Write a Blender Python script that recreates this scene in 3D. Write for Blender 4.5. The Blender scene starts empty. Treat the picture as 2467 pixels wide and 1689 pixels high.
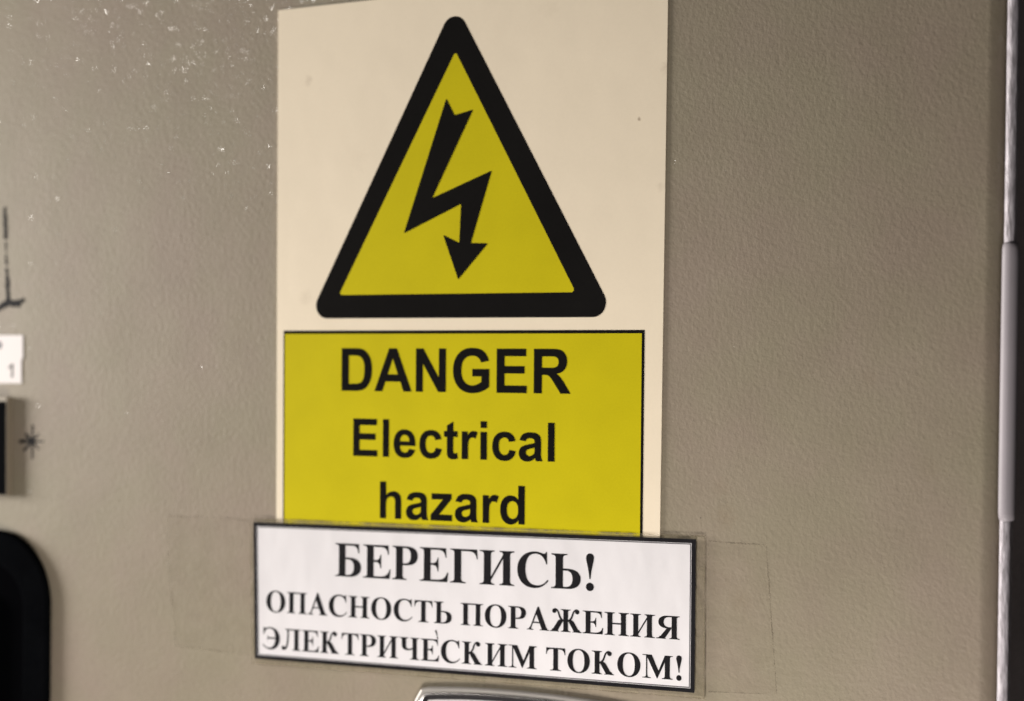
import bpy, math, random
from mathutils import Matrix, Vector
from mathutils.geometry import delaunay_2d_cdt

# ------------------------------------------------------------------ camera
SC = bpy.context.scene
COL = SC.collection
cam_data = bpy.data.cameras.new('camera')
cam = bpy.data.objects.new('camera', cam_data)
COL.objects.link(cam)
SC.camera = cam
cam_data.sensor_width = 36
cam_data.sensor_fit = 'HORIZONTAL'
cam_data.lens = 68.545
cam_data.clip_start = 0.01
cam_data.clip_end = 50
cam.matrix_world = Matrix(((0.868201, -0.000632, 0.496212, 0.221505),
                           (0.496173, -0.011431, -0.868148, -0.368399),
                           (0.006221, 0.999934, -0.009611, -0.008144),
                           (0, 0, 0, 1)))
cam_data.dof.use_dof = True
cam_data.dof.focus_distance = 0.400
cam_data.dof.aperture_fstop = 12

# ------------------------------------------------------------------ light
SC.cycles.use_denoising = True
world = bpy.data.worlds.new('World')
SC.world = world
world.use_nodes = True
wn = world.node_tree
bg = wn.nodes['Background']
tc = wn.nodes.new('ShaderNodeTexCoord')
sx = wn.nodes.new('ShaderNodeSeparateXYZ')
wr = wn.nodes.new('ShaderNodeValToRGB')
mr = wn.nodes.new('ShaderNodeMapRange')
mr.inputs['From Min'].default_value = -1
wn.links.new(tc.outputs['Generated'], sx.inputs[0])
wn.links.new(sx.outputs['Z'], mr.inputs['Value'])
wn.links.new(mr.outputs[0], wr.inputs[0])
wr.color_ramp.elements[0].color = (0.50, 0.46, 0.42, 1)
wr.color_ramp.elements[0].position = 0.25
wr.color_ramp.elements[1].color = (0.16, 0.155, 0.16, 1)
wr.color_ramp.elements[1].position = 0.62
wn.links.new(wr.outputs[0], bg.inputs[0])
bg.inputs[1].default_value = 0.14


def lamp(name, kind, loc, target, power, color, size):
    d = bpy.data.lights.new(name, kind)
    d.energy = power
    d.color = color
    if kind == 'AREA':
        d.shape = 'DISK'
        d.size = size
    else:
        d.shadow_soft_size = size
    o = bpy.data.objects.new(name, d)
    COL.objects.link(o)
    o.location = loc
    o.rotation_euler = (Vector(target) - Vector(loc)).to_track_quat('-Z', 'Y').to_euler()
    return o


lamp('side_lamp', 'AREA', (-0.66, -0.16, 0.016), (-0.02, 0, 0.0), 6.4, (1.0, 0.95, 0.89), 0.19)
lamp('low_lamp', 'AREA', (0.058, -0.20, -0.262), (0.055, 0, -0.16), 1.0, (1.0, 0.945, 0.89), 0.12)
lamp('bulb_lamp', 'POINT', (-0.49, -0.526, 0.262), (0, 0, 0), 1.8, (1.0, 0.95, 0.89), 0.012)

SC.view_settings.view_transform = 'Standard'
SC.view_settings.look = 'None'
SC.view_settings.exposure = 0
SC.view_settings.gamma = 1
SC.view_settings.use_curve_mapping = False

MM = 0.001
rnd = random.Random(7)


# ------------------------------------------------------------------ materials
def principled(name, color, rough=0.5, metal=0.0, spec=0.5, coat=0.0, coat_rough=0.1):
    m = bpy.data.materials.new(name)
    m.use_nodes = True
    b = m.node_tree.nodes['Principled BSDF']
    b.inputs['Base Color'].default_value = (*color, 1)
    b.inputs['Roughness'].default_value = rough
    b.inputs['Metallic'].default_value = metal
    b.inputs['Specular IOR Level'].default_value = spec
    b.inputs['Coat Weight'].default_value = coat
    b.inputs['Coat Roughness'].default_value = coat_rough
    return m, m.node_tree, b


def coords(nt, scale=(1, 1, 1), rot=(0, 0, 0)):
    t = nt.nodes.new('ShaderNodeTexCoord')
    mp = nt.nodes.new('ShaderNodeMapping')
    mp.inputs['Scale'].default_value = scale
    mp.inputs['Rotation'].default_value = rot
    nt.links.new(t.outputs['Object'], mp.inputs[0])
    return mp.outputs[0]


def noise(nt, vec, scale, detail=2.0, rough=0.5):
    n = nt.nodes.new('ShaderNodeTexNoise')
    n.inputs['Scale'].default_value = scale
    n.inputs['Detail'].default_value = detail
    n.inputs['Roughness'].default_value = rough
    nt.links.new(vec, n.inputs['Vector'])
    return n.outputs['Fac']


def math_node(nt, op, a, b=0.0):
    n = nt.nodes.new('ShaderNodeMath')
    n.operation = op
    for i, v in enumerate((a, b)):
        if isinstance(v, (int, float)):
            n.inputs[i].default_value = v
        else:
            nt.links.new(v, n.inputs[i])
    return n.outputs[0]


def ramp(nt, fac, stops):
    r = nt.nodes.new('ShaderNodeValToRGB')
    while len(r.color_ramp.elements) < len(stops):
        r.color_ramp.elements.new(0.5)
    for e, (p, c) in zip(r.color_ramp.elements, stops):
        e.position = p
        e.color = (*c, 1)
    nt.links.new(fac, r.inputs[0])
    return r.outputs[0]


def bump(nt, b, height, dist, strength=1.0, coat=False):
    n = nt.nodes.new('ShaderNodeBump')
    n.inputs['Distance'].default_value = dist
    n.inputs['Strength'].default_value = strength
    nt.links.new(height, n.inputs['Height'])
    nt.links.new(n.outputs[0], b.inputs['Normal'])
    if coat:
        nt.links.new(n.outputs[0], b.inputs['Coat Normal'])
    return n


def mottled(name, color, var, rough=0.5, spec=0.5, scale=90, fine=1500, **kw):
    """A print or plastic whose tone wanders a little."""
    m, nt, b = principled(name, color, rough, 0, spec, **kw)
    v = coords(nt)
    f = math_node(nt, 'ADD', math_node(nt, 'MULTIPLY', noise(nt, v, scale, 3), 0.6),
                  math_node(nt, 'MULTIPLY', noise(nt, v, fine, 2, 0.7), 0.4))
    lo = tuple(c * (1 - var) for c in color)
    hi = tuple(min(1, c * (1 + var)) for c in color)
    nt.links.new(ramp(nt, f, [(0.3, lo), (0.7, hi)]), b.inputs['Base Color'])
    return m, nt, b, v


# beige hammered powder coat
def make_paint():
    m, nt, b = principled('beige_textured_paint', (0.290, 0.238, 0.178), 0.52, 0, 0.34, 0.2, 0.10)
    v = coords(nt)
    big = noise(nt, v, 55, 3)
    grain = noise(nt, v, 1900, 1)
    f = math_node(nt, 'ADD', math_node(nt, 'MULTIPLY', big, 0.75), math_node(nt, 'MULTIPLY', grain, 0.25))
    t1 = ramp(nt, f, [(0.25, (0.264, 0.227, 0.158)), (0.5, (0.284, 0.244, 0.173)), (0.75, (0.303, 0.260, 0.188))])
    t2 = ramp(nt, f, [(0.25, (0.272, 0.219, 0.166)), (0.5, (0.293, 0.236, 0.181)), (0.75, (0.312, 0.252, 0.196))])
    hue = nt.nodes.new('ShaderNodeMix')
    hue.data_type = 'RGBA'
    hm = nt.nodes.new('ShaderNodeMapRange')
    hm.inputs['From Min'].default_value = 0.38
    hm.inputs['From Max'].default_value = 0.66
    nt.links.new(noise(nt, v, 32, 3, 0.6), hm.inputs['Value'])
    nt.links.new(hm.outputs[0], hue.inputs[0])
    nt.links.new(t1, hue.inputs[6])
    nt.links.new(t2, hue.inputs[7])
    tone = hue.outputs[2]
    # sparse dark specks of dirt
    vo = nt.nodes.new('ShaderNodeTexVoronoi')
    vo.inputs['Scale'].default_value = 95
    nt.links.new(v, vo.inputs['Vector'])
    keep = math_node(nt, 'GREATER_THAN', noise(nt, v, 60, 1), 0.62)
    dot = math_node(nt, 'MULTIPLY', math_node(nt, 'LESS_THAN', vo.outputs['Distance'], 0.03), keep)
    mix = nt.nodes.new('ShaderNodeMix')
    mix.data_type = 'RGBA'
    nt.links.new(math_node(nt, 'MULTIPLY', dot, 0.55), mix.inputs[0])
    nt.links.new(tone, mix.inputs[6])
    mix.inputs[7].default_value = (0.10, 0.085, 0.065, 1)
    nt.links.new(mix.outputs[2], b.inputs['Base Color'])
    peel = noise(nt, v, 900, 2.0, 0.5)
    peel = math_node(nt, 'MULTIPLY', peel, math_node(nt, 'ADD', 0.55, math_node(nt, 'MULTIPLY', noise(nt, v, 70, 2), 0.9)))
    fine = noise(nt, v, 1300, 2.0, 0.6)
    wave = noise(nt, v, 90, 2.0, 0.5)
    h = math_node(nt, 'ADD', math_node(nt, 'MULTIPLY', peel, 0.7), math_node(nt, 'MULTIPLY', fine, 0.5))
    h = math_node(nt, 'ADD', h, math_node(nt, 'MULTIPLY', wave, 0.5))
    bump(nt, b, h, 0.00012, 1.0)
    cb = nt.nodes.new('ShaderNodeBump')
    cb.inputs['Distance'].default_value = 0.00032
    nt.links.new(noise(nt, v, 690, 0.6, 0.5), cb.inputs['Height'])
    nt.links.new(cb.outputs[0], b.inputs['Coat Normal'])
    # the gloss is patchy: only some of the little bumps shine
    gl = nt.nodes.new('ShaderNodeTexVoronoi')
    gl.inputs['Scale'].default_value = 760
    nt.links.new(v, gl.inputs['Vector'])
    sp = nt.nodes.new('ShaderNodeSeparateColor')
    nt.links.new(gl.outputs['Color'], sp.inputs[0])
    g = math_node(nt, 'MAXIMUM', math_node(nt, 'SUBTRACT', sp.outputs[0], 0.52), 0.0)
    g = math_node(nt, 'MULTIPLY', math_node(nt, 'POWER', g, 1.6), 2.6)
    nt.links.new(g, b.inputs['Coat Weight'])
    return m, nt, b


PAINT, paint_nt, paint_b = make_paint()

SIGN_WHITE, nt, b, v = mottled('cream_sign_plastic', (0.89, 0.775, 0.60), 0.025, 0.5, 0.2, 45)
bump(nt, b, noise(nt, v, 60, 2), 0.00025, 0.7)


def stains(nt, b, spots):
    """A few dirt spots of their own shape: (x, z, radius) in mm on the sign."""
    src = b.inputs['Base Color'].links[0].from_socket
    v = coords(nt)
    wob = nt.nodes.new('ShaderNodeTexNoise')
    wob.inputs['Scale'].default_value = 900
    nt.links.new(v, wob.inputs['Vector'])
    for x, z, r, amount in spots:
        d = nt.nodes.new('ShaderNodeVectorMath')
        d.operation = 'DISTANCE'
        nt.links.new(v, d.inputs[0])
        d.inputs[1].default_value = (x * MM, -0.0003, z * MM)
        q = math_node(nt, 'ADD', d.outputs['Value'], math_node(nt, 'MULTIPLY', math_node(nt, 'SUBTRACT', wob.outputs['Fac'], 0.5), r * MM * 1.6))
        mrn = nt.nodes.new('ShaderNodeMapRange')
        mrn.inputs['From Min'].default_value = 0
        mrn.inputs['From Max'].default_value = r * MM
        mrn.inputs['To Min'].default_value = amount
        mrn.inputs['To Max'].default_value = 0
        nt.links.new(q, mrn.inputs['Value'])
        mx = nt.nodes.new('ShaderNodeMix')
        mx.data_type = 'RGBA'
        nt.links.new(mrn.outputs[0], mx.inputs[0])
        nt.links.new(src, mx.inputs[6])
        mx.inputs[7].default_value = (0.22, 0.14, 0.08, 1)
        src = mx.outputs[2]
    nt.links.new(src, b.inputs['Base Color'])


stains(nt, b, [(41.5, 44.5, 0.5, 0.75), (-43.5, 58.5, 1.3, 0.25), (-44, 8, 2.2, 0.12), (46.6, 30, 1.2, 0.15), (20, 70, 3.0, 0.06), (-30, 40, 4.0, 0.05), (47.5, 55, 1.5, 0.2)])
stains(paint_nt, paint_b, [(60.5, -32, 2.6, 0.12), (61.5, -38, 3.2, 0.18), (65, -55, 3.5, 0.12), (-70.2, -55, 0.35, 0.5), (-61.9, -56, 0.4, 0.5),
                           (-60.6, -57.8, 0.35, 0.5), (-65.9, 10, 0.5, 0.25), (92, -9.5, 2.4, 0.10), (104, -27, 3.0, 0.08),
                           (-72, -66, 5, 0.06), (80, -50, 0.3, 0.4), (70, 20, 0.3, 0.35), (-100, 0, 9, 0.05), (-105, -55, 8, 0.05)])
YELLOW, nt, b, v = mottled('yellow_print', (0.585, 0.498, 0.008), 0.07, 0.55, 0.04, 70, 2400)
BLACK, nt, b, v = mottled('black_print', (0.0095, 0.0088, 0.0085), 0.15, 0.75, 0.01, 60)
PAPER, nt, b, v = mottled('white_paper', (0.79, 0.765, 0.785), 0.02, 0.35, 0.45, 80)
bump(nt, b, noise(nt, coords(nt, (1, 1, 0.55)), 85, 2.5), 0.0007, 0.8)
INK, nt, b, v = mottled('black_ink', (0.013, 0.012, 0.014), 0.2, 0.6, 0.05, 300)
GREY_INK, nt, b = principled('grey_hairline_ink', (0.12, 0.115, 0.125), 0.5)
LABEL_WHITE, nt, b, v = mottled('white_label_paper', (0.86, 0.80, 0.79), 0.02, 0.5)
MARK_INK, nt, b, v = mottled('worn_marking_ink', (0.02, 0.019, 0.02), 0.3, 0.6, 0.05, 500)


def make_film(name, alpha, tint):
    m, nt, b = principled(name, tint, 0.22, 0, 0.5)
    v = coords(nt)
    f = noise(nt, v, 240, 4, 0.6)
    nt.links.new(ramp(nt, f, [(0.35, (alpha * 0.2,) * 3), (0.7, (alpha * 1.9,) * 3)]), b.inputs['Alpha'])
    bump(nt, b, noise(nt, v, 420, 2), 0.00022, 1.0)
    return m


FILM = make_film('clear_laminate', 0.17, (0.36, 0.31, 0.21))
SEAM = make_film('grimy_film_edge', 0.38, (0.20, 0.165, 0.11))
TAPE = make_film('clear_tape', 0.05, (0.30, 0.25, 0.17))
TAPE_EDGE = make_film('grimy_tape_edge', 0.17, (0.13, 0.105, 0.07))

BLACK_PLASTIC, nt, b, v = mottled('black_moulded_plastic', (0.0028, 0.0030, 0.0036), 0.3, 0.95, 0.0, 120, 900)
bump(nt, b, noise(nt, v, 700, 2), 0.00008)
DEEP_BLACK, nt, b = principled('black_recess_plastic', (0.002, 0.002, 0.0025), 0.95, 0, 0.0)
GLASS_BLACK, nt, b = principled('dark_window_glass', (0.006, 0.0062, 0.0068), 0.9, 0, 0.0)
CREAM_FRAME, nt, b, v = mottled('cream_frame_plastic', (0.31, 0.26, 0.19), 0.05, 0.45)
CHROME, nt, b = principled('worn_chrome', (0.62, 0.60, 0.585), 0.26, 1.0)
SATIN, nt, b, v = mottled('satin_metal_rim', (0.46, 0.43, 0.40), 0.06, 0.36, 0.5)
b.inputs['Metallic'].default_value = 0.35
DARK_GASKET, nt, b = principled('dark_gasket', (0.02, 0.018, 0.02), 0.5, 0, 0.3)
LATCH_PLATE, nt, b, v = mottled('pale_latch_plate', (0.66, 0.62, 0.63), 0.03, 0.3)
LIGHTENED, nt, b, v = mottled('lightened_rubber', (0.48, 0.42, 0.43), 0.2, 0.7, 0.2, 60)  # lightened base colour stands in for the light missing on this side
DARK_WALL, nt, b, v = mottled('dark_grey_surface', (0.05, 0.046, 0.042), 0.15, 0.7, 0.2, 40)
BLUR_GREY, nt, b, v = mottled('pale_grey_blur', (0.37, 0.338, 0.365), 0.06, 0.5, 0.4, 40, 120)


def make_brushed():
    m, nt, b = principled('streaked_bright_metal', (0.5, 0.47, 0.5), 0.5, 0.15, 0.5)
    v = coords(nt, (1, 1, 0.14))
    f = noise(nt, v, 2300, 3, 0.6)
    nt.links.new(ramp(nt, f, [(0.36, (0.34, 0.315, 0.335)), (0.5, (0.50, 0.46, 0.50)), (0.66, (0.74, 0.70, 0.74))]),
                 b.inputs['Base Color'])
    bump(nt, b, f, 0.0003, 0.8)
    return m


BRUSHED = make_brushed()


# ------------------------------------------------------------------ mesh helpers
def thing(name, label, cat, loc=(0, 0, 0), group=None):
    o = bpy.data.objects.new(name, None)
    COL.objects.link(o)
    o.location = loc
    o.empty_display_size = 0.01
    o['label'] = label
    o['category'] = cat
    if group:
        o['group'] = group
    return o


def link(name, verts, faces, mat, parent=None, smooth=False, bevel=0.0, label=None):
    me = bpy.data.meshes.new(name)
    me.from_pydata([tuple(c * MM for c in v) for v in verts], [], faces)
    me.materials.append(mat)
    me.update()
    o = bpy.data.objects.new(name, me)
    COL.objects.link(o)
    if parent is not None:
        o.parent = parent
        o.matrix_parent_inverse = Matrix.Translation(-parent.location)
    if smooth:
        for p in me.polygons:
            p.use_smooth = True
    if bevel:
        bv = o.modifiers.new('bevel', 'BEVEL')
        bv.width = bevel * MM
        bv.segments = 3
        bv.limit_method = 'ANGLE'
    if label:
        o['label'] = label
    return o


def inside(pt, contour):
    x, y = pt
    r = False
    n = len(contour)
    for i in range(n):
        x1, y1 = contour[i]
        x2, y2 = contour[i - 1]
        if (y1 > y) != (y2 > y) and x < (x2 - x1) * (y - y1) / (y2 - y1) + x1:
            r = not r
    return r


def in_shape(pt, shape):
    return sum(inside(pt, c) for c in shape) % 2 == 1


def fill(shapes):
    """Union of even-odd shapes -> (2-D points, triangles)."""
    pts, edges = [], []
    for sh in shapes:
        for c in sh:
            k = len(pts)
            pts += [Vector(p) for p in c]
            edges += [(k + i, k + (i + 1) % len(c)) for i in range(len(c))]
    out = delaunay_2d_cdt(pts, edges, [], 0, 1e-6)
    vs, fs = out[0], out[2]
    keep = []
    for f in fs:
        cx = sum(vs[i][0] for i in f) / len(f)
        cy = sum(vs[i][1] for i in f) / len(f)
        if any(in_shape((cx, cy), sh) for sh in shapes):
            keep.append(tuple(f))
    return [(p[0], p[1]) for p in vs], keep


def sheet(name, shapes, y, mat, parent=None, label=None):
    """A printed area: flat ink lying at depth y (mm, negative is towards the camera)."""
    vs, fs = fill(shapes)
    faces = []
    for f in fs:
        a, b, c = (vs[i] for i in f[:3])
        if (b[0] - a[0]) * (c[1] - a[1]) - (b[1] - a[1]) * (c[0] - a[0]) < 0:
            f = f[::-1]
        faces.append(f)
    return link(name, [(p[0], y, p[1]) for p in vs], faces, mat, parent, label=label)


def plate(name, outline, y0, y1, mat, parent=None, holes=(), bevel=0.0, label=None, smooth=False):
    """A solid slab with the outline (x, z), back at y0 and front at y1 < y0."""
    vs, fs = fill([[outline, *holes]])
    n = len(vs)
    verts = [(p[0], y1, p[1]) for p in vs] + [(p[0], y0, p[1]) for p in vs]
    faces, count = [], {}
    for f in fs:
        a, b, c = (vs[i] for i in f[:3])
        if (b[0] - a[0]) * (c[1] - a[1]) - (b[1] - a[1]) * (c[0] - a[0]) < 0:
            f = f[::-1]
        faces.append(f)
        faces.append(tuple(i + n for i in f[::-1]))
        for i in range(len(f)):
            e = (f[i], f[(i + 1) % len(f)])
            count[e] = count.get(e, 0) + 1
    for (i, j) in list(count):
        if (j, i) not in count:
            faces.append((j, i, i + n, j + n))
    o = link(name, verts, faces, mat, parent, smooth=False, label=label)
    if bevel:
        bv = o.modifiers.new('bevel', 'BEVEL')
        bv.width = bevel * MM
        bv.segments = 4
        bv.limit_method = 'ANGLE'
        bv.angle_limit = math.radians(50)
    return o


def rounded(x0, z0, x1, z1, r, n=10):
    out = []
    for cx, cz, a0 in ((x1 - r, z0 + r, -90), (x1 - r, z1 - r, 0), (x0 + r, z1 - r, 90), (x0 + r, z0 + r, 180)):
        for k in range(n + 1):
            a = math.radians(a0 + 90 * k / n)
            out.append((cx + r * math.cos(a), cz + r * math.sin(a)))
    return out


def round_poly(pts, radii, n=8):
    """Polygon with rounded corners."""
    out = []
    m = len(pts)
    for i in range(m):
        p, a, b = Vector(pts[i]), Vector(pts[i - 1]), Vector(pts[(i + 1) % m])
        r = radii[i] if isinstance(radii, (list, tuple)) else radii
        u, w = (a - p).normalized(), (b - p).normalized()
        half = u.angle(w) / 2
        d = r / math.tan(half)
        c = p + (u + w).normalized() * (r / math.sin(half))
        s, e = p + u * d - c, p + w * d - c
        a0 = math.atan2(s.y, s.x)
        da = math.atan2(e.y, e.x) - a0
        while da > math.pi:
            da -= 2 * math.pi
        while da < -math.pi:
            da += 2 * math.pi
        for k in range(n + 1):
            t = a0 + da * k / n
            out.append((c.x + r * math.cos(t), c.y + r * math.sin(t)))
    return out


def tube(name, path, r, mat, parent, closed=False, n=10, flat=1.0):
    """Round bar along a path in 3-D (mm)."""
    verts, faces = [], []
    m = len(path)
    for i in range(m):
        p = Vector(path[i])
        a = Vector(path[(i - 1) % m if closed else max(i - 1, 0)])
        b = Vector(path[(i + 1) % m if closed else min(i + 1, m - 1)])
        t = (b - a).normalized()
        s = Vector((0, -1, 0))
        side = t.cross(s).normalized()
        for k in range(n):
            q = 2 * math.pi * k / n
            verts.append(tuple(p + side * (r * math.cos(q)) + s * (r * flat * math.sin(q))))
    for i in range(m if closed else m - 1):
        for k in range(n):
            j = (i + 1) % m
            faces.append((i * n + k, i * n + (k + 1) % n, j * n + (k + 1) % n, j * n + k))
    if not closed:
        faces.append(tuple(range(n))[::-1])
        faces.append(tuple((m - 1) * n + k for k in range(n)))
    return link(name, verts, faces, mat, parent, smooth=True)


# ------------------------------------------------------------------ outlines of letters
def path(d, steps=9):
    """Small SVG-like path reader: M L H V Q T C Z, lower case relative."""
    import re
    toks = re.findall(r'[A-Za-z]|-?\d*\.?\d+', d)
    i, x, y, cmd, qx, qy = 0, 0.0, 0.0, None, 0, 0
    out, cur = [], []

    def num():
        nonlocal i
        i += 1
        return float(toks[i - 1])
    while i < len(toks):
        if toks[i].isalpha():
            cmd = toks[i]
            i += 1
            if cmd in 'Zz':
                if len(cur) > 1 and (Vector(cur[0]) - Vector(cur[-1])).length < 1e-6:
                    cur.pop()
                out.append(cur)
                cur = []
                continue
        rel = cmd.islower()
        ox, oy = (x, y) if rel else (0, 0)
        c = cmd.upper()
        if c == 'M':
            x, y = num() + ox, num() + oy
            cur = [(x, y)]
            qx, qy = x, y
            cmd = 'l' if rel else 'L'
        elif c in 'LHV':
            if c == 'L':
                x, y = num() + ox, num() + oy
            elif c == 'H':
                x = num() + ox
            else:
                y = num() + oy
            cur.append((x, y))
            qx, qy = x, y
        elif c in 'QT':
            if c == 'Q':
                qx, qy = num() + ox, num() + oy
            else:
                qx, qy = 2 * x - qx, 2 * y - qy
            ex, ey = num() + ox, num() + oy
            for k in range(1, steps + 1):
                t = k / steps
                cur.append(((1 - t) ** 2 * x + 2 * t * (1 - t) * qx + t * t * ex,
                            (1 - t) ** 2 * y + 2 * t * (1 - t) * qy + t * t * ey))
            x, y = ex, ey
        elif c == 'C':
            ax, ay, bx, by, ex, ey = (num() + (ox if k % 2 == 0 else oy) for k in range(6))
            for k in range(1, steps + 1):
                t = k / steps
                u = 1 - t
                cur.append((u ** 3 * x + 3 * u * u * t * ax + 3 * u * t * t * bx + t ** 3 * ex,
                            u ** 3 * y + 3 * u * u * t * ay + 3 * u * t * t * by + t ** 3 * ey))
            x, y = ex, ey
            qx, qy = x, y
    if cur:
        out.append(cur)
    return out


# bold sans: advance, path (2048 units to the em)
SANS = {
    'D': (1479, 'M150 1466H691q183 0 279 -28q129 -38 221 -135t140 -237.5t48 -346.5q0 -181 -45 -312q-55 -160 -157 -259q-77 -75 -208 -117q-98 -31 -262 -31H150ZM446 1218V247H667q124 0 179 14q72 18 119.5 61t77.5 141.5t30 268.5t-30 261t-84 143t-137 69q-62 14 -243 14Z'),
    'A': (1479, 'M1471 0H1149L1021 333H435L314 0H0L571 1466H884ZM926 580L724 1124L526 580Z'),
    'N': (1479, 'M150 0V1466H438L1038 487V1466H1313V0H1016L425 956V0Z'),
    'G': (1593, 'M834 539V786H1472V202q-93 -90 -269.5 -158.5T845 -25q-230 0 -401 96.5T187 347.5T101 738q0 229 96 407T478 1418q141 73 351 73q273 0 426.5 -114.5T1453 1060L1159 1005q-28 104 -112 164T837 1229q-191 0 -303.5 -121T421 749q0 -257 114 -385.5T834 235q91 0 182.5 35.5T1174 357V539Z'),
    'E': (1366, 'M149 0V1466H1236V1218H445V893H1181V646H445V247H1264V0Z'),
    'R': (1479, 'M150 0V1466H773q235 0 341.5 -39.5T1285 1286q64 -101 64 -231q0 -165 -97 -272.5T962 647q96 -56 158.5 -123T1289 286L1468 0H1114L900 319q-114 171 -156 215.5T655 595T506 612H446V0ZM446 846H665q213 0 266 18t83 62t30 110q0 74 -39.5 119.5T893 1213q-36 5 -216 5H446Z'),
    'l': (569, 'M147 0V1466H428V0Z'),
    'e': (1139, 'M762 338L1042 291q-54 -154 -170.5 -234.5T580 -24q-277 0 -410 181Q65 302 65 523q0 264 138 413.5T552 1086q237 0 374 -156.5T1057 450H353q3 -125 68 -194.5T583 186q66 0 111 36T762 338ZM778 622q-3 122 -63 185.5T569 871q-92 0 -152 -67T358 622Z'),
    'c': (1139, 'M1073 748L796 698q-14 83 -63.5 125T604 865q-106 0 -169 -73T372 548q0 -190 64 -268.5T607 201q81 0 133 46T813 405L1089 358q-43 -190 -165 -287T597 -26q-233 0 -371.5 147T87 528q0 263 139 410.5T602 1086q194 0 308.5 -83.5T1073 748Z'),
    't': (682, 'M634 1062V838H449V410q0 -130 5.5 -151.5T479.5 223q19.5 -14 46.5 -14q38 0 103 26L653 17q-95 -41 -216 -41q-74 0 -133.5 25T216 65.5T177 174q-9 47 -9 190V838H39V1062H168V1273L449 1437V1062Z'),
    'r': (797, 'M416 0H135V1062H396V911q67 107 120.5 141T638 1086q96 0 185 -53L736 788q-71 46 -132 46q-59 0 -100 -32.5T439.5 684T416 328Z'),
    'i': (569, 'M147 1206V1466H428V1206ZM147 0V1062H428V0Z'),
    'a': (1139, 'M357 738L102 784q43 154 148 228T562 1086q188 0 280 -44.5T971.5 929T1009 676L1006 348q0 -140 13.5 -206.5T1070 0H792q-11 28 -27 83q-7 25 -10 33q-72 -70 -154 -105T426 -24q-164 0 -258.5 89T73 290q0 90 43 160.5T236.5 558.5T460 624q187 35 273 65V718q0 77 -38 110T537 861q-72 0 -112 -28.5T357 738ZM733 510q-51 -17 -162 -41q-111 -23.5 -145 -46q-52 -37 -52 -94q0 -56 42 -97T523 191q73 0 139 48q49 36 64 88q7 40 7 129Z'),
    'h': (1251, 'M428 1466V927q136 159 325 159q97 0 175 -36T1045.5 958T1099 834T1113 623V0H832V561q0 168 -16 213T759.5 845.5T659 872q-69 0 -123 -33.5T457 738T428 532V0H147V1466Z'),
    'z': (1024, 'M32 0V219L430 676q98 112 145 159q-49 -3 -129 -4L71 829V1062H951V863L545 395L402 240q117 7 145 7H982V0Z'),
    'd': (1251, 'M1121 0H860V156q-65 -91 -153.5 -135.5T528 -24q-183 0 -313.5 147.5T84 535q0 270 127 410.5T532 1086q178 0 308 -148V1466H1121ZM371 554q0 -170 47 -246q68 -110 190 -110q97 0 165 82.5T841 527q0 183 -66 263.5T606 871q-100 0 -167.5 -79.5T371 554Z'),
    '1': (1139, 'M763 0H583V1147q-65 -62 -170.5 -124T223 930V1104q151 71 264 172T647 1472H763Z'),
}


def foot(x0, x1, l, r, y=0, d=1):
    """Bracketed serif under (d=1) or over (d=-1) a stem."""
    p = []
    p += path(f'M{x0 - l} {y}L{x1 + r} {y}L{x1 + r} {y + 20 * d}C{x1 + 0.35 * r} {y + 24 * d} {x1} {y + 36 * d} {x1} {y + 78 * d}'
              f'L{x0} {y + 78 * d}C{x0} {y + 36 * d} {x0 - 0.35 * l} {y + 24 * d} {x0 - l} {y + 20 * d}Z', 5)
    # drop doubled points where a side has no serif
    c = []
    for q in p[0]:
        if not c or (Vector(q) - Vector(c[-1])).length > 0.5:
            c.append(q)
    return [c]


def stem(x0, x1, y0=0, y1=662):
    return [[(x0, y0), (x1, y0), (x1, y1), (x0, y1)]]


def disc(cx, cy, r, n=18):
    return [[(cx + r * math.cos(2 * math.pi * k / n), cy + r * math.sin(2 * math.pi * k / n)) for k in range(n)]]


def stroke(d, w0, w1):
    """A pen stroke of changing width along an open path."""
    p = path(d, 12)[0]
    L, R = [], []
    for i, q in enumerate(p):
        a, b = Vector(p[max(i - 1, 0)]), Vector(p[min(i + 1, len(p) - 1)])
        t = (b - a).normalized()
        nrm = Vector((-t.y, t.x))
        w = (w0 + (w1 - w0) * i / (len(p) - 1)) / 2
        L.append(tuple(Vector(q) + nrm * w))
        R.append(tuple(Vector(q) - nrm * w))
    return [L + R[::-1]]


def flip(shapes, axis):
    return [[[(2 * axis - x, y) for x, y in c] for c in sh] for sh in shapes]


def shift(shapes, dx, s=1.0):
    return [[[(x * s + dx, y) for x, y in c] for c in sh] for sh in shapes]


T1, T0 = 662, 0
ARM = 'M262 662H{a}L{b} 478H{c}C{d} 575 {e} 622 420 622H262Z'
BOWL = 'M262 384H345C525 384 622 312 622 196C622 72 525 0 345 0H262ZM262 346H312C405 346 455 296 455 196C455 90 405 37 312 37H262Z'
OUT_O = 'M388 681C178 681 36 535 36 331C36 127 178 -19 388 -19C598 -19 741 127 741 331C741 535 598 681 388 681ZM388 646C500 646 568 540 568 331C568 122 500 16 388 16C276 16 208 122 208 331C208 540 276 646 388 646Z'
OUT_C = 'M655 681H636C627 655 612 646 590 646C560 646 500 681 410 681C190 681 38 535 38 330C38 125 180 -19 385 -19C510 -19 612 35 687 133L667 150C605 75 532 36 445 36C290 36 212 150 212 335C212 530 282 640 420 640C530 640 605 570 638 445H660Z'


def left_I(l=88, r=88, rt=None):
    return [stem(109, 262), foot(109, 262, l, r), foot(109, 262, l, r if rt is None else rt, 662, -1)]


def arms():
    up = [stroke('M548 318C668 345 690 430 722 530C748 612 790 664 862 660', 62, 44), disc(862, 602, 68)]
    leg = [path('M612 352C672 372 720 356 762 300L942 12H764L598 292Z'), foot(780, 930, 66, 66)]
    return up + leg


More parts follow.
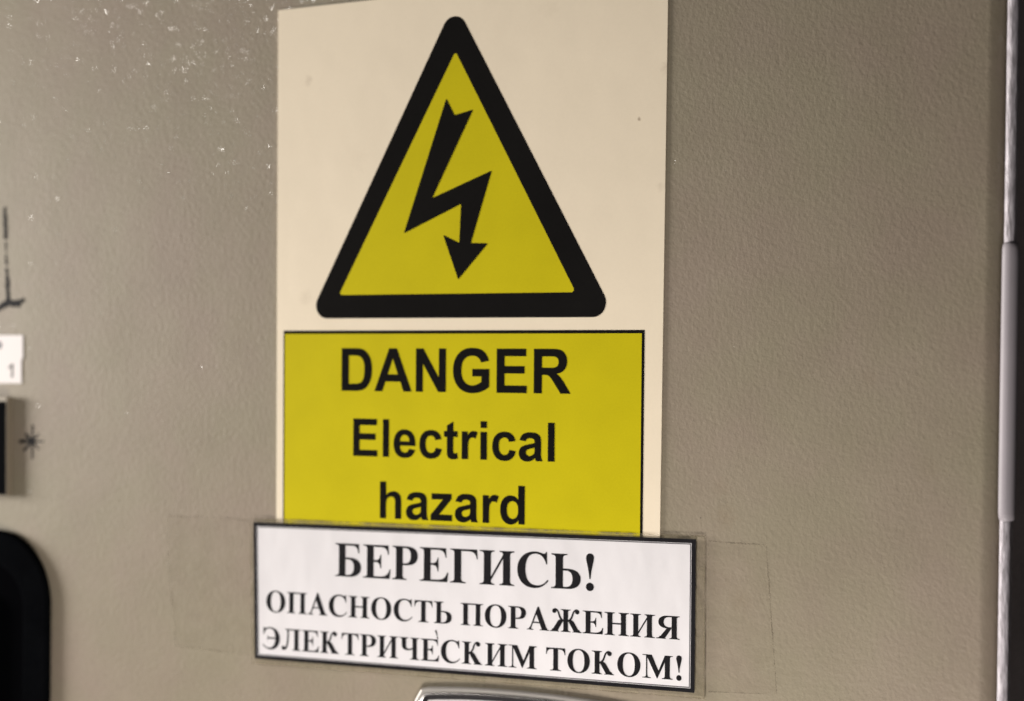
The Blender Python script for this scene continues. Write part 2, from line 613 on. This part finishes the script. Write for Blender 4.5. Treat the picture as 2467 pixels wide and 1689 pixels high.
KARM = shift(arms(), -340, 1.05)
CEN = [stem(430, 580), foot(430, 580, 78, 78), foot(430, 580, 78, 78, 662, -1)]
TOP_T = [path('M330 662H632L640 470H618C602 572 560 622 440 622H330Z')]
SERIF = {
    'Б': (648, left_I(88, 0) + [path(ARM.format(a=572, b=580, c=558, d=545, e=505)), path(BOWL)]),
    'Е': (667, left_I(88, 0) + [path(ARM.format(a=600, b=607, c=585, d=570, e=530)),
                               path('M262 362H300C370 362 402 392 412 472H434V204H412C404 288 372 322 300 322H262Z'),
                               path('M262 0H628L648 190H625C592 88 532 40 400 40H262Z')]),
    'Р': (611, [s for s in shift(left_I(84, 84, 0), -9)] +
          [path('M253 662H335C505 662 588 592 588 478C588 350 490 288 330 288H253ZM253 625H302C392 625 430 575 430 478C430 376 386 325 302 325H253Z')]),
    'Г': (637, left_I(88, 96, 0) + [path(ARM.format(a=606, b=616, c=594, d=578, e=535))]),
    'И': (778, left_I(88, 72) + shift(left_I(72, 88), 407) + [path('M255 70V150L523 596V516Z')]),
    'С': (722, [path(OUT_C)]),
    'Ь': (640, left_I(88, 0, 88) + [path(BOWL)]),
    '!': (333, [path('M167 691C217 691 247 660 247 605C247 540 195 420 179 212H155C139 420 87 540 87 605C87 660 117 691 167 691Z'), disc(167, 62, 80)]),
    'О': (778, [path(OUT_O)]),
    'П': (778, [stem(109, 262), stem(516, 669), foot(109, 262, 88, 72), foot(516, 669, 72, 88),
                foot(109, 262, 88, 0, 662, -1), foot(516, 669, 0, 88, 662, -1), stem(255, 523, 620, 662)]),
    'А': (722, [path('M340 690H384L652 12H482L282 520Z'), path('M384 690H340L82 12H128L350 574Z'),
                stem(178, 425, 203, 243), foot(86, 126, 78, 88), foot(500, 640, 90, 74)]),
    'Н': (778, left_I(88, 72) + shift(left_I(72, 88), 407) + [stem(255, 523, 318, 362)]),
    'Т': (667, [stem(257, 410), foot(257, 410, 95, 95)] + TOP_T + flip(TOP_T, 333.5)),
    'Ж': (1010, CEN + arms() + flip(arms(), 505)),
    'Я': (722, [stem(468, 620), foot(468, 620, 70, 84), foot(468, 620, 0, 84, 662, -1),
                path('M475 662H352C170 662 76 590 76 480C76 368 172 303 335 300H475ZM475 625H402C290 625 236 575 236 480C236 385 290 336 402 336H475Z'),
                path('M330 312H475L268 12H92Z'), foot(110, 245, 92, 52)]),
    'Э': (730, flip([path(OUT_C)], 362) + [path('M515 318V360H300C262 360 245 382 238 420H218V258H238C245 298 262 318 300 318Z')]),
    'Л': (751, [stem(492, 645), foot(492, 645, 72, 86), foot(492, 645, 0, 86, 662, -1), stem(190, 500, 620, 662),
                path('M150 662H300V622C240 622 232 642 150 642Z'),
                stroke('M262 652C262 350 250 40 118 26', 58, 62), disc(88, 62, 66)]),
    'К': (768, left_I(88, 72) + KARM),
    'Ч': (735, [stem(470, 622), foot(470, 622, 78, 84), foot(470, 622, 78, 84, 662, -1), foot(100, 252, 84, 78, 662, -1),
                path('M100 662V430C100 330 170 272 290 272C372 272 432 292 476 322V364C425 337 382 324 338 324C278 324 252 357 252 430V662Z')]),
    'М': (944, [stem(128, 170, 0, 655), stem(690, 843), foot(128, 170, 108, 104), foot(690, 843, 80, 84),
                foot(690, 843, 10, 84, 662, -1), path('M22 662H300L520 190L455 8L140 640H22Z'),
                path('M448 8H474L735 560V662H690L492 196Z')]),
    ' ': (250, []),
}


def warp_text(text, font, x0, x1, base0, base1, cap0, cap1, cap_units, sanspath=False, adv_mul=1.0):
    """Letter outlines laid on a baseline that runs from (x0, base0) to (x1, base1) in mm on the panel.
    cap0, cap1: the capital height at both ends."""
    pen, glyphs = 0.0, []
    for ch in text:
        adv, g = font[ch]
        shapes = [path(g)] if sanspath else g
        glyphs.append((pen, shapes))
        pen += adv * adv_mul
    xs = [x + p for p, sh in glyphs for s in sh for c in s for x, _ in c]
    a, b = min(xs), max(xs)
    res = []
    for p, sh in glyphs:
        for s in sh:
            ns = []
            for c in s:
                nc = []
                for x, y in c:
                    t = (x + p - a) / (b - a)
                    cap = cap0 + (cap1 - cap0) * t
                    nc.append((x0 + (x1 - x0) * t, base0 + (base1 - base0) * t + y / cap_units * cap))
                ns.append(nc)
            res.append((ns, p))
    # one list of shapes per letter, so that pieces of one letter are united
    letters = {}
    for ns, p in res:
        letters.setdefault(p, []).append(ns)
    return list(letters.values())


def lettering(name, letters, y, mat, parent):
    verts, faces = [], []
    for shapes in letters:
        vs, fs = fill(shapes)
        k = len(verts)
        verts += [(p[0], y, p[1]) for p in vs]
        for f in fs:
            a, b, c = (vs[i] for i in f[:3])
            if (b[0] - a[0]) * (c[1] - a[1]) - (b[1] - a[1]) * (c[0] - a[0]) < 0:
                f = f[::-1]
            faces.append(tuple(i + k for i in f))
    return link(name, verts, faces, mat, parent)


# ------------------------------------------------------------------ the cabinet
SHEAR = 0.0118
cab = thing('electrical_cabinet', 'beige textured metal cabinet door that carries the signs, with rounded right edge', 'cabinet', (0, 0, -0.3))


def swept(name, prof, z0, z1, mat, parent, smooth=True, seg=1, shear=True):
    """Profile (x, y) swept upwards; the right-hand edge leans a little."""
    verts, faces = [], []
    n = len(prof)
    for k in range(seg + 1):
        z = z0 + (z1 - z0) * k / seg
        for x, y in prof:
            s = SHEAR * z if (shear and x > 60) else 0
            verts.append((x + s, y, z))
    for k in range(seg):
        for i in range(n - 1):
            faces.append((k * n + i, k * n + i + 1, (k + 1) * n + i + 1, (k + 1) * n + i))
    return link(name, verts, faces, mat, parent, smooth=smooth)


R0 = 3.4
prof = [(-420, 40), (-420, 0), (114.9, 0)]
prof = [(-420, 0), (60, 0), (114.7, 0)]
for k in range(1, 11):
    a = math.radians(90 * k / 10)
    prof.append((114.7 + R0 * math.sin(a), R0 * (1 - math.cos(a))))
prof.append((118.1, 30))
door = swept('door_panel', prof, -300, 300, PAINT, cab)

# bright streaked strip along the door's edge, on a rubber backing
sp = []
for k in range(0, 13):
    a = math.pi * k / 12
    sp.append((119.35 - 1.05 * math.cos(a), 0.6 - 0.75 * math.sin(a)))
sp = [(118.3, 2.0)] + sp + [(120.4, 2.0)]
strip = swept('edge_strip', sp, -300, 300, BRUSHED, cab)
swept('rubber_backing', [(118.15, 2.0), (120.2, 2.0), (120.2, 40)], -300, 300, LIGHTENED, cab, smooth=False)


def blur_cover_mesh():  # added cover shaped to imitate a smeared, blurred stretch of the strip
    verts, faces, rows = [], [], []
    zs = [16.6, 16.2, 15.4, 13.5, 8, 0, -10, -20, -30, -33.5, -35, -36, -36.4]
    sc = [0.75, 0.9, 0.98, 1.0, 1.0, 1.0, 1.0, 1.0, 1.0, 0.99, 0.97, 0.9, 0.75]
    n = 16
    for z, s in zip(zs, sc):
        for k in range(n + 1):
            a = math.pi * (k / n * 1.15 - 0.05)
            verts.append((119.55 + SHEAR * z - 1.62 * s * math.cos(a), 0.7 - (1.25 if k < n * 0.45 else 1.25 + 0.0 * s) * s * math.sin(a) + 2.2 * max(0.0, k / n - 0.5) ** 2, z))
    m = n + 1
    for i in range(len(zs) - 1):
        for k in range(n):
            faces.append((i * m + k, (i + 1) * m + k, (i + 1) * m + k + 1, i * m + k + 1))
    faces.append(tuple(range(m)))
    return link('blur_cover', verts, [f[::-1] for f in faces], BLUR_GREY, strip, smooth=True)


blur_cover_mesh()

# ---- marks drawn on the door
def rough_line(pts, widths, wob=0.12):
    L, R = [], []
    dense = []
    for i in range(len(pts) - 1):
        for k in range(8):
            t = k / 8
            dense.append((Vector(pts[i]).lerp(Vector(pts[i + 1]), t), widths[i] * (1 - t) + widths[i + 1] * t))
    dense.append((Vector(pts[-1]), widths[-1]))
    for i, (p, w) in enumerate(dense):
        a, b = dense[max(i - 1, 0)][0], dense[min(i + 1, len(dense) - 1)][0]
        t = (b - a).normalized()
        nrm = Vector((-t.y, t.x))
        L.append(tuple(p + nrm * (w / 2 + rnd.uniform(-wob, wob) * w)))
        R.append(tuple(p - nrm * (w / 2 + rnd.uniform(-wob, wob) * w)))
    return [L + R[::-1]]


marks = [rough_line([(-138.8, 32.6), (-138.75, 30.2), (-138.5, 27.2), (-138.4, 24.3)], [0.9, 1.2, 1.35, 1.1]),
         rough_line([(-138.3, 20.4), (-138.1, 17.6)], [0.6, 0.65], 0.2),
         rough_line([(-138.35, 23.6), (-138.3, 20.9)], [0.6, 0.45], 0.2),
         rough_line([(-138.05, 17.0), (-137.85, 15.4)], [0.7, 1.1], 0.2),
         rough_line([(-137.8, 15.2), (-137.6, 12.0), (-137.3, 8.0)], [1.2, 1.35, 1.7]),
         rough_line([(-141.5, 6.1), (-139.8, 7.1), (-137.4, 8.2), (-135.4, 7.7), (-133.0, 7.4)], [1.3, 1.6, 1.9, 1.6, 0.9]),
         rough_line([(-137.0, 8.0), (-134.2, 8.1), (-131.7, 8.75)], [1.3, 1.2, 0.9])]
sheet('arrow_marking', marks, -0.06, MARK_INK, cab)
star = [rough_line([(-128.63, -22.9), (-128.65, -31.6)], [0.62, 0.6]),
        rough_line([(-133.2, -27.2), (-124.8, -27.1)], [1.0, 0.30]),
        rough_line([(-131.0, -25.4), (-126.3, -29.2)], [0.95, 0.25]),
        rough_line([(-131.6, -29.6), (-126.6, -25.2)], [0.95, 0.3]),
        disc(-128.65, -27.1, 0.95)]
sheet('star_marking', star, -0.06, MARK_INK, cab)

# dark surface behind the strip, past the edge of the door
wall = plate('wall', [(118, -400), (420, -400), (420, 400), (118, 400)], 60, 45, DARK_WALL)
wall['kind'] = 'structure'

# ------------------------------------------------------------------ the warning sign
sign = thing('warning_sign', 'cream rectangular sign with black and yellow lightning triangle above a yellow DANGER panel', 'sign', (0, 0, -0.046))
plate('sign_board', [(-52.5, 75.6), (-51.95, -46.5), (46.85, -46.5), (48.15, 75.9)][::-1], 0.1, -0.32, SIGN_WHITE, sign, bevel=0.1)
Y1 = -0.37
# triangle: straight sides from measured lines, then rounded corners
tri = [(-4.1, 73.25), (-43.1, 3.3), (36.25, 3.0)]
TRI = round_poly(tri, [3.15, 3.0, 3.1], 10)
INNER = round_poly([(-3.75, 62.2), (-34.6, 8.62), (26.7, 8.4)], [0.45, 0.5, 0.6], 4)
sheet('triangle_border', [[TRI, INNER]], Y1, BLACK, sign)
sheet('triangle_field', [[INNER]], Y1, YELLOW, sign)
BOLT = [(-6.05, 51.9), (-3.85, 48.05), (0.95, 49.0), (-9.55, 29.89), (5.8, 35.35), (0.57, 19.6), (4.94, 19.4),
        (-2.66, 11.6), (-6.64, 21.6), (-2.45, 19.68), (-2.05, 28.3), (-17.05, 22.2)]
sheet('lightning_bolt', [[round_poly(BOLT, 0.12, 2)]], Y1 - 0.05, BLACK, sign)
BOX = [(-50.2, 0.5), (-50.0, -46.2), (42.85, -46.2), (43.1, 0.3)]
BOX_IN = [(-49.8, -0.25), (-49.6, -46.2), (42.25, -46.2), (42.45, -0.45)]
plate_border = [(-50.2, 0.5), (-50.0, -46.2), (-49.6, -46.2), (-49.8, -0.3), (42.4, -0.5), (42.2, -46.2), (42.85, -46.2), (43.1, 0.25)]
sheet('panel_border', [[plate_border]], Y1, BLACK, sign)
sheet('danger_panel', [[BOX_IN]], Y1 - 0.02, YELLOW, sign)
YL = Y1 - 0.07
lettering('lettering', warp_text('DANGER', SANS, -33.7, 25.6, -13.3, -13.33, 9.72, 9.6, 1466, True), YL, BLACK, sign)
lettering('lettering', warp_text('Electrical', SANS, -30.35, 21.85, -28.1, -27.95, 8.5, 8.35, 1466, True), YL, BLACK, sign)
lettering('lettering', warp_text('hazard', SANS, -22.95, 14.6, -41.95, -41.75, 8.3, 8.35, 1466, True), YL, BLACK, sign)

# ------------------------------------------------------------------ the laminated paper notice
notice = thing('paper_notice', 'white laminated paper notice in black border lettered in Cyrillic, below the yellow panel', 'notice', (0, 0, -0.076))


def skew(x, z):
    """Notice corners: unit square -> mm on the panel (the sheet hangs a little askew)."""
    u, w = x, z
    tl, tr, bl, br = Vector((-58.38, -44.43)), Vector((55.2, -42.93)), Vector((-57.66, -76.32)), Vector((55.05, -74.5))
    p = tl.lerp(tr, u).lerp(bl.lerp(br, u), w)
    return (p.x, p.y)


def sk_rect(u0, w0, u1, w1):
    return [skew(u0, w0), skew(u0, w1), skew(u1, w1), skew(u1, w0)]


YP = -0.60
fe = [(-59.4, -43.5), (-58.45, -77.6), (57.35, -75.6), (57.3, -42.1)]
plate('laminate_film', fe, -0.48, YP, FILM, notice)
edge_in = [(-59.15, -43.75), (-58.2, -77.35), (57.1, -75.35), (57.05, -42.35)]
sheet('film_edge', [[fe, edge_in]], YP - 0.02, SEAM, notice)
sheet('paper_sheet', [sk_rect(0.0, 0.0, 1.0, 1.0)] and [[sk_rect(0.0, 0.0, 1.0, 1.0)]], YP - 0.03, PAPER, notice)
bu, bw = 0.0082, 0.026
bo = sk_rect(0, 0, 1, 1)
bi = sk_rect(bu, bw, 1 - bu, 1 - bw)
sheet('paper_border', [[bo, bi]], YP - 0.06, INK, notice)
h0 = sk_rect(bu * 1.12, bw * 1.12, 1 - bu * 1.12, 1 - bw * 1.12)
h1 = sk_rect(bu * 1.38, bw * 1.38, 1 - bu * 1.38, 1 - bw * 1.38)
sheet('inner_hairline', [[h0, h1]], YP - 0.06, GREY_INK, notice)
YT = YP - 0.07
lettering('lettering', warp_text('БЕРЕГИСЬ!', SERIF, -34.95, 31.65, -55.7, -54.9, 7.55, 7.45, 662), YT, INK, notice)
lettering('lettering', warp_text('ОПАСНОСТЬ ПОРАЖЕНИЯ', SERIF, -54.4, 51.65, -65.1, -63.85, 4.85, 4.8, 662), YT, INK, notice)
l3 = warp_text('ЭЛЕКТРИЧЕСКИМ ТОКОМ!', SERIF, -55.4, 52.15, -73.75, -72.2, 4.92, 4.88, 662)
l3.append([rough_line([(-7.75, -66.15), (-7.35, -67.25)], [0.5, 0.28])])
l3.append([rough_line([(-7.38, -67.45), (-7.1, -68.05)], [0.3, 0.2])])
lettering('lettering', l3, YT, INK, notice)


# ---- the two pieces of clear tape
def tape(name, outline, seams, label, y):
    t = thing(name, label, 'tape', (outline[0][0] * MM, 0, outline[0][1] * MM), 'clear tape pieces holding the notice')
    sheet('tape_film', [[outline]], y, TAPE, t)
    sheet('tape_edge', [rough_line(s, w, 0.3) for s, w in seams], y - 0.03, TAPE_EDGE, t)
    return t


tape('adhesive_tape', [(-84.9, -44.1), (-82.1, -75.3), (-59.2, -76.0), (-59.8, -43.6)],
     [([(-84.9, -47.5), (-84.6, -53), (-83.4, -62), (-82.9, -66.2)], [0.1, 0.35, 0.5, 0.25]),
      ([(-82.4, -71), (-82.1, -75.3), (-75, -75.3), (-66, -75.6)], [0.1, 0.2, 0.3, 0.15]),
      ([(-84.5, -44.1), (-74, -43.9), (-66, -43.7), (-60, -44.3)], [0.25, 0.1, 0.15, 0.25])],
     'clear tape strip on the bare door to the left of the Cyrillic notice', -0.08)
tape('adhesive_tape', [(57.7, -43.1), (57.9, -74.1), (73.0, -73.3), (70.5, -43.3)],
     [([(57.7, -43.15), (64, -43.35), (70.5, -43.3)], [0.2, 0.28, 0.2]),
      ([(70.5, -43.6), (71.0, -49), (71.4, -55), (71.9, -61), (72.9, -73)], [0.15, 0.42, 0.16, 0.25, 0.14]),
      ([(57.9, -74.1), (62, -73.9), (70, -73.5)], [0.35, 0.22, 0.1])],
     'clear tape strip on the bare door to the right of the Cyrillic notice', -0.08)

# ------------------------------------------------------------------ small white label at the left edge
lab = thing('number_label', 'small white torn-edged paper label printed with a black figure 1', 'label', (-0.14, 0, -0.0125))
plate('label_paper', [(-160, -0.2), (-160, -12.65), (-132.45, -12.5), (-132.55, -6.6), (-132.0, -5.9), (-132.1, -0.25)], -0.02, -0.2, LABEL_WHITE, lab)
lettering('figure', warp_text('1', SANS, -136.9, -135.35, -11.05, -11.05, 3.55, 3.55, 1466, True), -0.24, MARK_INK, lab)
sheet('round_mark', [disc(-140.2, -2.8, 1.0)], -0.24, GREY_INK, lab)

# ------------------------------------------------------------------ dark window with a raised cream frame
win = thing('display_window', 'black glass display window in a raised cream frame under the small white label', 'display', (-0.15, 0, -0.041))
WO = [(-175, -16.0), (-175, -41.1), (-135.5, -41.0), (-135.75, -16.05)]
WI = [(-173.5, -17.1), (-173.5, -41.0), (-135.56, -40.9), (-135.80, -17.1)]
plate('window_frame', WO, 0.1, -2.0, CREAM_FRAME, win, holes=[WI])
plate('window_glass', WI[::-1], 0.1, -1.97, GLASS_BLACK, win)

# ------------------------------------------------------------------ black plastic handle, bottom left
han = thing('door_handle', 'black rounded plastic handle plate in the lower left corner', 'handle', (-0.15, 0, -0.13))
HO = rounded(-190, -190, -121.4, -49.8, 18.5, 16)
HI = rounded(-182, -182, -130.2, -58.8, 10.5, 12)
plate('handle_bezel', HO, 0.1, -1.8, BLACK_PLASTIC, han, holes=[HI], bevel=1.1)
plate('handle_recess', HI, 0.1, -0.4, DEEP_BLACK, han)
plate('handle_grip', rounded(-176, -180, -139, -66, 6, 8), -0.4, -2.2, BLACK_PLASTIC, han, bevel=1.2)

# ------------------------------------------------------------------ chrome latch, bottom centre
lat = thing('latch_plate', 'chrome rimmed latch with pale centre plate just below the Cyrillic notice', 'latch', (0.016, 0, -0.1))


def latch_outline(dx, dz, r):
    """Rounded oblong with a softly arched top; inset by dx, dz."""
    x0, x1, z0 = -13.6 + dx, 47.0 - dx, -108 + dz
    top = []
    n = 26
    for k in range(n + 1):
        t = k / n
        x = x0 + (x1 - x0) * t
        s = abs(2 * t - 1)
        z = -77.55 - dz - 1.6 * s ** 2.2
        e = min(x - x0, x1 - x)
        if e < r:
            z -= r - math.sqrt(max(0, r * r - (r - e) ** 2))
        top.append((x, z))
    return [(x0, z0)] + [(x1, z0)] + top[::-1]


plate('latch_base', latch_outline(0, 0, 4.0), 0.1, -1.5, SATIN, lat, bevel=0.9)
plate('latch_gasket', latch_outline(1.5, 1.55, 3.0), -1.2, -1.58, DARK_GASKET, lat)
tube('latch_rim', [(x, -1.6, z) for x, z in latch_outline(1.5, 1.45, 3.2)], 0.3, CHROME, lat, closed=True, n=12)
plate('latch_centre', latch_outline(2.7, 2.5, 2.6), -1.4, -1.95, LATCH_PLATE, lat, bevel=0.3)
